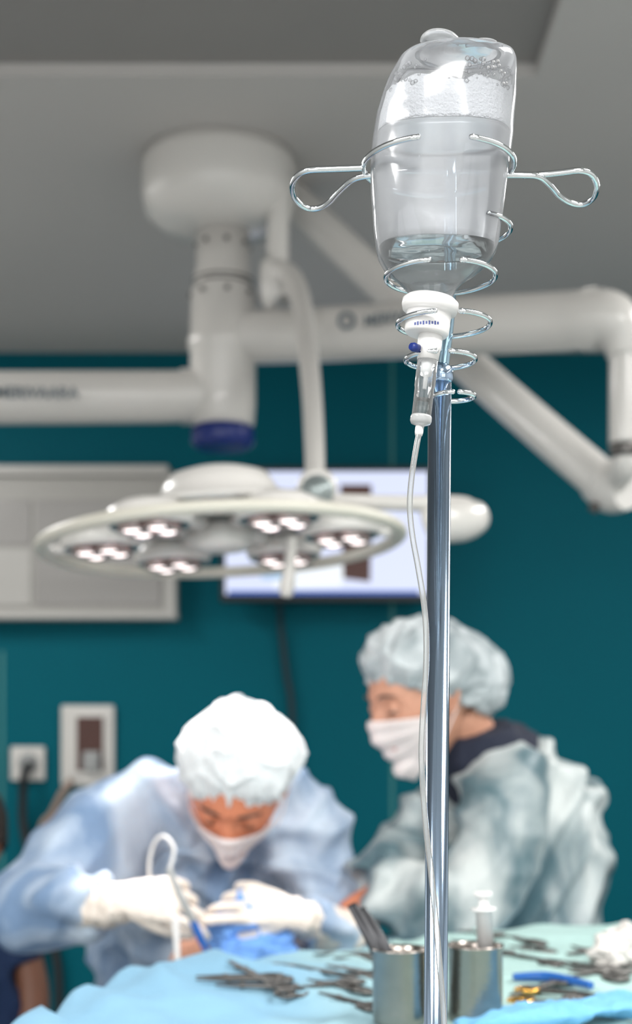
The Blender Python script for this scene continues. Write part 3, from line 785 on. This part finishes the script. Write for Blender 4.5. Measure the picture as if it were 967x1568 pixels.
# --- assistant
ac = P(785, 1290, 2.66)
g = group('surgical_assistant', (ac.x, 2.7, 0))
sdv = Vector((.35, .94, 0))   # shoulder axis
ch = [
 ([Vector((ac.x+.02, 2.75, .42)), Vector((ac.x+.03, 2.74, .65)), Vector((ac.x+.03, 2.73, .85)), P(800, 1420, 2.68), P(800, 1330, 2.67), P(795, 1250, 2.65), P(775, 1190, 2.63), P(752, 1158, 2.60)],
  [(.24, .20), (.22, .18), (.19, .155), (.175, .14), (.185, .138), (.175, .125), (.125, .09), (.07, .06)], sdv),
 ([P(765, 1205, 2.56), P(762, 1240, 2.46), P(750, 1315, 2.42), P(712, 1385, 2.38), P(645, 1388, 2.37), P(590, 1368, 2.38), P(566, 1362, 2.39)],
  [.080, .078, .076, .072, .066, .056, .048]),
 ([P(770, 1205, 2.66), P(715, 1230, 2.68), P(650, 1292, 2.60), P(605, 1335, 2.52), P(580, 1345, 2.46), P(566, 1362, 2.44)],
  [.08, .082, .076, .068, .058, .045]),
 ([P(800, 1165, 2.70), P(850, 1230, 2.74), P(870, 1310, 2.76), P(872, 1420, 2.78), P(872, 1560, 2.78)], [.045, .06, .065, .07, .09]),
]
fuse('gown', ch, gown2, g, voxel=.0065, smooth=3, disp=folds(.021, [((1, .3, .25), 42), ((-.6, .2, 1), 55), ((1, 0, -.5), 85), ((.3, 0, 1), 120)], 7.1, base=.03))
legs(g, (ac.x+.03, 2.73, .84), tealsc, [(ac.x-.02, 2.63, 0), (ac.x+.06, 2.84, 0)])
shoes(g, [(ac.x-.02, 2.63, 0), (ac.x+.06, 2.84, 0)], (-1, -.3, 0))
fuse('neck', [([P(740, 1175, 2.60), P(715, 1130, 2.58), P(690, 1090, 2.56)], [.064, .055, .058])], skin, g, voxel=.006)
fuse('scrub_collar', [([P(758, 1178, 2.59), P(735, 1148, 2.57), P(726, 1116, 2.56)], [.100, .090, .072])], navyc, g, voxel=.006, disp=cloth(.005, 14, 2))
hc = P(642, 1070, 2.52)
head(g, hc, frame((-.84, -.42, -.28), roll=0), skin, cap=capm2, capR=(.098, .138, .100), seed=5., capc=(0, .038, .034), lids=.004, corners=[((0, 1, -.15), .03)])
hand('left_hand', g, P(570, 1368, 2.38), (-.7, -.3, -.5), (-.2, -.5, .8), -1, (30, 38, 42, 45), skin_d, .72)
hand('right_hand', g, P(568, 1368, 2.45), (-.85, -.3, -.35), (0, .2, .9), 1, (25, 35, 40, 45), skin_d, .72)

# --- seated nurse at the left edge, mostly out of view
nx = P(-122, 1500, 2.95).x
g = group('nurse', (nx, 3.0, 0))
ch = [([Vector((nx, 3.08, .52)), Vector((nx, 3.08, .62)), Vector((nx, 3.04, .80)), Vector((nx, 3.02, .94)), Vector((nx+.01, 3.01, 1.0))], [(.20, .14), (.205, .13), (.20, .12), (.13, .09), (.06, .055)], X_),
      ([Vector((nx+.05, 3.04, .94)), Vector((nx+.15, 3.05, .93)), Vector((nx+.19, 3.05, .86))], [.06, .06, .060]),
      ([Vector((nx-.05, 3.02, .92)), Vector((nx-.16, 3.0, .90)), Vector((nx-.20, 2.98, .80))], [.06, .06, .055])]
fuse('scrub_top', ch, navy, g, voxel=.010, disp=cloth(.012, 8, 1.3))
fuse('neck', [([Vector((nx+.01, 3.01, .98)), Vector((nx+.04, 2.99, 1.10))], [.05, .05])], skin_s, g, voxel=.006)
head(g, Vector((nx+.09, 2.98, 1.15)), frame((.5, -.8, -.3)), skin_s, mask=False, hairy=True)
fuse('arms', [([Vector((nx+.20, 3.05, .88)), Vector((nx+.215, 3.04, .80)), Vector((nx+.215, 3.0, .71)), Vector((nx+.20, 2.90, .655)), Vector((nx+.16, 2.78, .62))], [.034, .036, .034, .032, .026]),
              ([Vector((nx-.19, 2.98, .88)), Vector((nx-.205, 2.96, .80)), Vector((nx-.20, 2.94, .70)), Vector((nx-.20, 2.88, .655)), Vector((nx-.16, 2.78, .62))], [.036, .038, .036, .034, .026])], skin_s, g, voxel=.006)
hand('right_hand', g, Vector((nx+.16, 2.78, .62)), (-.2, -.9, -.15), (0, -.1, 1), -1, (20, 25, 28, 30), skin_s, .95)
hand('left_hand', g, Vector((nx-.16, 2.78, .62)), (.2, -.9, -.15), (0, -.1, 1), 1, (20, 25, 28, 30), skin_s, .95)
ch = []
for s in (-1, 1):
    ch.append(([Vector((nx+s*.09, 3.08, .56)), Vector((nx+s*.12, 2.88, .54)), Vector((nx+s*.13, 2.66, .52)), Vector((nx+s*.13, 2.64, .30)), Vector((nx+s*.13, 2.66, .08))], [.09, .08, .066, .058, .05]))
fuse('trousers', ch, navy, g, voxel=.014, disp=cloth(.008, 8, 2))
shoes(g, [(nx-.13, 2.64, 0), (nx+.13, 2.64, 0)], (0, -1, 0))
bm = bmesh.new()
lathe_into(bm, (nx, 3.08, 0), [(.17, .40), (.18, .42), (.18, .455), (.165, .47)])
lathe_into(bm, (nx, 3.08, 0), [(.025, .06), (.025, .41)])
for k in range(5):
    a_ = k*2*math.pi/5; loft_into(bm, [Vector((nx, 3.08, .09)), Vector((nx+.26*math.cos(a_), 3.08+.26*math.sin(a_), .05))], .014, sub=1)
    bmesh.ops.create_icosphere(bm, subdivisions=2, radius=.026, matrix=Matrix.Translation((nx+.26*math.cos(a_), 3.08+.26*math.sin(a_), .026)))
mk('stool', bm, steel_d)

# ------------------------------------------------------------ patient + operating table
pcx = P(372, 1435, 2.3)
g = group('patient', (pcx.x, 2.25, .95))
head(g, Vector((pcx.x-.01, 2.32, .965)), frame((0.0, -.12, 1.0), up=(-.95, .1, 0)), skin, mask=False)
fuse('towel_wrap', [([P(335, 1450, 2.27), P(350, 1425, 2.25), P(376, 1402, 2.24), P(400, 1420, 2.24), P(422, 1452, 2.25), P(440, 1478, 2.26)], [.024, .032, .034, .034, .032, .03]),
     ([P(338, 1482, 2.26), P(380, 1464, 2.22), P(425, 1478, 2.24)], [.03, .034, .03])], bluecl, g, voxel=.005, smooth=3, disp=cloth(.014, 16, 4, (1, 1, 1)))
body_d = mat('patient_drape', (.30, .50, .60), .85, bump=.3, bscale=40, var=.15)
fuse('draped_body', [([Vector((-.02, 2.34, .91)), Vector((.12, 2.38, .92)), Vector((.4, 2.41, .92)), Vector((.8, 2.43, .91)), Vector((1.2, 2.45, .89)), Vector((1.5, 2.46, .92))], [(.09, .08), (.15, .10), (.15, .10), (.14, .09), (.12, .07), (.09, .08)], (0, 1, 0))], body_d, g, voxel=.012, disp=cloth(.008, 8, 1))
bm = bmesh.new()
box_into(bm, (-.30, 2.27, .755), (1.6, 2.56, .80), 0, .012)
box_into(bm, (.55, 2.32, .1), (.85, 2.52, .76), 1, .02); box_into(bm, (.3, 2.29, 0), (1.1, 2.56, .1), 1, .03)
mk('operating_table', bm, [dark, steel])

# ------------------------------------------------------------ instrument table with drape
TZ = 1.07
outline = [(-.30, 1.30), (-.285, 1.40), (-.255, 1.55), (-.215, 1.67), (-.14, 1.76), (.0, 1.86), (.14, 1.98), (.27, 2.09), (.42, 2.13), (.62, 2.15), (.80, 2.13), (.86, 2.02), (.87, 1.7), (.86, 1.40), (.80, 1.28), (.55, 1.26), (.2, 1.26), (-.1, 1.26), (-.26, 1.26)]
def smooth_closed(pts, sub):
    m = len(pts); out = []
    for i in range(m):
        a, b, c, d = (pts[(i+k-1) % m] for k in range(4))
        for k in range(sub):
            t = k/sub
            out.append(tuple(.5*((2*q)+(-p+r)*t+(2*p-5*q+4*r-s)*t*t+(-p+3*q-3*r+s)*t**3) for p, q, r, s in zip(a, b, c, d)))
    return out
ol = [Vector((x, y, 0)) for x, y in smooth_closed(outline, 14)]
cen = Vector((.3, 1.66, 0))
def topz(x, y):
    p = Vector((x, y, 0))
    z = TZ+.010*(ridge(p, 6, 3)**3-.4)+.005*noise.noise(p*14)
    z += .012*math.exp(-((x+.12)/.12)**2-((y-1.66)/.2)**2)
    if x < .05: z += .008*min(1, (.05-x)/.3)*math.sin((x*.8+y*.6)*55+3*noise.noise(p*5))
    return z
bm = bmesh.new(); rings = []
for t in [i/60 for i in range(1, 61)]:
    rings.append([bm.verts.new((cen+(p-cen)*t).to_tuple()[:2]+(topz(*(cen+(p-cen)*t)[:2]),)) for p in ol])
n_ = len(ol)
for dz, ex in ((.004, .008), (.012, .014), (.03, .018), (.07, .020), (.13, .024), (.22, .028), (.34, .032), (.48, .036), (.62, .04)):
    rg = []
    for i, p in enumerate(ol):
        t = (ol[(i+1) % n_]-ol[i-1]).normalized(); nn = Vector((t.y, -t.x, 0))
        if nn.dot(p-cen) < 0: nn = -nn
        fold = .5+.5*math.sin(i*.42+3*noise.noise(Vector((i*.03, 0, 0))))
        q = p+nn*(ex+fold*dz*.08); rg.append(bm.verts.new((q.x, q.y, topz(p.x, p.y)-dz)))
    rings.append(rg)
c0 = bm.verts.new((cen.x, cen.y, topz(cen.x, cen.y)))
for i in range(n_):
    f = bm.faces.new((c0, rings[0][i], rings[0][(i+1) % n_])); f.smooth = True
for r0, r1 in zip(rings, rings[1:]):
    for i in range(n_):
        f = bm.faces.new((r0[i], r1[i], r1[(i+1) % n_], r0[(i+1) % n_])); f.smooth = True
dm = mat('table_drape', (.3, .6, .65), .8, bump=.4, bscale=24, var=.1)
nt = dm.node_tree; N = nt.nodes; L = nt.links
tc = N.new('ShaderNodeTexCoord'); sx = N.new('ShaderNodeSeparateXYZ'); L.new(tc.outputs['Object'], sx.inputs[0])
nz = N.new('ShaderNodeTexNoise'); nz.inputs['Scale'].default_value = 5; L.new(tc.outputs['Object'], nz.inputs['Vector'])
ad = N.new('ShaderNodeMath'); ad.operation = 'MULTIPLY_ADD'; ad.inputs[1].default_value = .25; L.new(nz.outputs[0], ad.inputs[0]); L.new(sx.outputs[0], ad.inputs[2])
cr = N.new('ShaderNodeValToRGB'); cr.color_ramp.elements[0].position = .05; cr.color_ramp.elements[0].color = (.20, .39, .54, 1)
cr.color_ramp.elements[1].position = .24; cr.color_ramp.elements[1].color = (.33, .49, .47, 1)
L.new(ad.outputs[0], cr.inputs[0]); L.new(cr.outputs[0], N['Principled BSDF'].inputs['Base Color'])
g = group('instrument_table', (.3, 1.66, 0))
mk('drape', bm, dm, g)
bm = bmesh.new()
box_into(bm, (-.08, 1.34, 1.02), (.80, 1.8, 1.045), 0, .005)
for x, y in ((-.05, 1.36), (.77, 1.36), (-.05, 1.72), (.77, 1.78)):
    loft_into(bm, [Vector((x, y, 1.02)), Vector((x, y, .05))], .012, sub=1)
    bmesh.ops.create_icosphere(bm, subdivisions=2, radius=.03, matrix=Matrix.Translation((x, y, .03)))
mk('table_frame', bm, steel, g)

# folded blue drape roll along the near right edge
fuse('blue_towel', [([P(700, 1578, 1.37), P(760, 1562, 1.37), P(860, 1549, 1.38), P(950, 1538, 1.39), P(1060, 1530, 1.40)], [(.03, .008), (.032, .009), (.03, .009), (.03, .009), (.03, .009)], (0, 1, 0))], mat('light_blue_towel', (.14, .38, .62), .8, bump=.4, bscale=60, var=.1), None, voxel=.004, smooth=3, disp=cloth(.006, 14, 2, (1, 1, 1)))

# steel cups
def cup(px, pr, D, r, hgt, extra):
    c = P(px, pr, D); c.z = TZ+.002
    g = group('steel_cup', c)
    lathe('cup_wall', c, [(r*.96, 0), (r*.98, .004), (r, .01), (r, hgt-.003), (r*1.05, hgt-.001), (r*1.05, hgt+.001), (r*.97, hgt), (r*.96, hgt-.01), (r*.95, .012), (.001, .010)], steel, g, seg=64)
    return g, c
g, c1 = cup(611, 1500, 1.39, .0262, .072, 0)
blk = mat('dark_forceps', (.035, .036, .04), .4, .5, var=.2)
for (x0, y0, x1, y1) in ((585, 1500, 538, 1385), (604, 1500, 552, 1392)):
    tube('forceps_arm', [P(x0+20, y0+30, 1.39), P((x0+x1)/2+8, (y0+y1)/2, 1.40), P(x1, y1, 1.42)], [(.0035, .002), (.006, .0026), (.005, .002)], blk, g, side=(1, 0, 0))
tube('probe_handle', [P(600, 1520, 1.4), P(578, 1450, 1.41), P(560, 1410, 1.43)], [.003, .0036, .002], blk, g)
g, c2 = cup(727, 1500, 1.40, .0268, .074, 0)
bm = bmesh.new()
sy = P(744, 1470, 1.40); sdir = Vector((-.05, 0, 1)).normalized()
lathe_into(bm, sy, [(.0082, -.045), (.0082, .048), (.0125, .049), (.0125, .051), (.0070, .052), (.0050, .053), (.0050, .062), (.0090, .063), (.0092, .065), (.0085, .067)], axis=sdir, seg=32)
mk('syringe', bm, whitepl, g)

def lay(x, y, dz=.004):
    "point on the table top seen at the measured position"
    z = TZ+dz
    for _ in range(3):
        d = (z-H)*F/(HY-y); X = (x-483.5)*d/F; z = topz(X, d)+dz
    return Vector((X, d, z))
def scissors(name, tip, hnd, handle=None, r=.0022, opn=.12):
    tip = Vector(tip); hnd = Vector(hnd); d = (hnd-tip); Ln = d.length; d.normalize(); s = Vector((-d.y, d.x, 0)).normalized()
    bm = bmesh.new(); pv = tip+d*Ln*.36
    for sg in (-1, 1):
        loft_into(bm, [tip+s*sg*opn*.08*Ln, tip+d*Ln*.18+s*sg*opn*.06*Ln, pv, tip+d*Ln*.6-s*sg*opn*.16*Ln, tip+d*Ln*.84-s*sg*opn*.24*Ln], [(.0006, .0010), (.0028, .0016), (.0042, .0024), (r, r), (r, r)], side=s, sub=4, seg=10)
        c = tip+d*Ln*.92-s*sg*opn*.34*Ln
        loft_into(bm, [c+d*(.013*math.cos(k*math.pi/6))+s*(.0095*math.sin(k*math.pi/6)) for k in range(12)], r*.95, sub=3, seg=10, closed=True, mi=1)
    lathe_into(bm, pv-Vector((0, 0, .003)), [(.003, 0), (.003, .006)], seg=12)
    mk(name, bm, [steel_d, handle or steel_d], loc=(tip+hnd)/2)
for a, b in (((300, 1495), (425, 1488)), ((330, 1508), (445, 1512)), ((350, 1482), (455, 1530)), ((360, 1490), (440, 1478)), ((470, 1500), (560, 1515)), ((488, 1530), (575, 1545)), ((500, 1478), (575, 1490)), ((510, 1466), (585, 1472)), ((455, 1512), (545, 1498)), ((480, 1455), (560, 1462)), ((300, 1500), (440, 1500))):
    scissors('surgical_scissors', lay(*a), lay(*b), r=.0026)
for a, b in (((700, 1455), (775, 1468)), ((868, 1462), (965, 1446)), ((860, 1478), (950, 1500)), ((880, 1494), (965, 1475)), ((690, 1438), (735, 1452)), ((780, 1448), (840, 1456)), ((770, 1470), (850, 1476)), ((875, 1448), (940, 1468)), ((770, 1435), (825, 1442)), ((870, 1488), (955, 1488)), ((780, 1522), (870, 1505)), ((800, 1548), (890, 1528)), ((850, 1470), (935, 1486)), ((700, 1425), (760, 1432))):
    scissors('hemostat', lay(*a), lay(*b), r=.0028)
scissors('needle_holder', lay(925, 1525), lay(800, 1512), gold, r=.003)
scissors('needle_holder', lay(900, 1540), lay(790, 1530), gold, r=.003)
tube('blue_handled_probe', [lay(785, 1490, .006), lay(840, 1498, .007), lay(905, 1512, .006)], [.004, .0055, .004], bluepl)
tube('tissue_forceps', [lay(455, 1478, .004), lay(520, 1492, .006), lay(590, 1500, .004)], [(.001, .002), (.005, .003), (.003, .003)], steel_d)
fuse('gauze_pad', [([lay(925, 1470, .014), lay(950, 1458, .018), lay(985, 1455, .018)], [.016, .024, .024]), ([lay(930, 1445, .025), lay(965, 1438, .03)], [.014, .020])], paper, None, voxel=.0035, smooth=2, disp=cloth(.013, 22, 2, (1, 1, 1)))

# ------------------------------------------------------------ world + camera
w = bpy.data.worlds.new('World'); sc.world = w; w.use_nodes = True
w.node_tree.nodes['Background'].inputs[0].default_value = (.98, .99, 1, 1)
w.node_tree.nodes['Background'].inputs[1].default_value = 2.6
cam = bpy.data.cameras.new('Camera'); co = bpy.data.objects.new('Camera', cam); sc.collection.objects.link(co)
co.location = (0, 0, H); co.rotation_euler = (math.pi/2, 0, 0)
cam.sensor_fit = 'VERTICAL'; cam.sensor_height = 36; cam.sensor_width = 24; cam.lens = 50.0
cam.shift_y = (HY-784)/1568.0
cam.clip_start = .05
cam.dof.use_dof = True; cam.dof.focus_distance = .865; cam.dof.aperture_fstop = 6.3
sc.camera = co
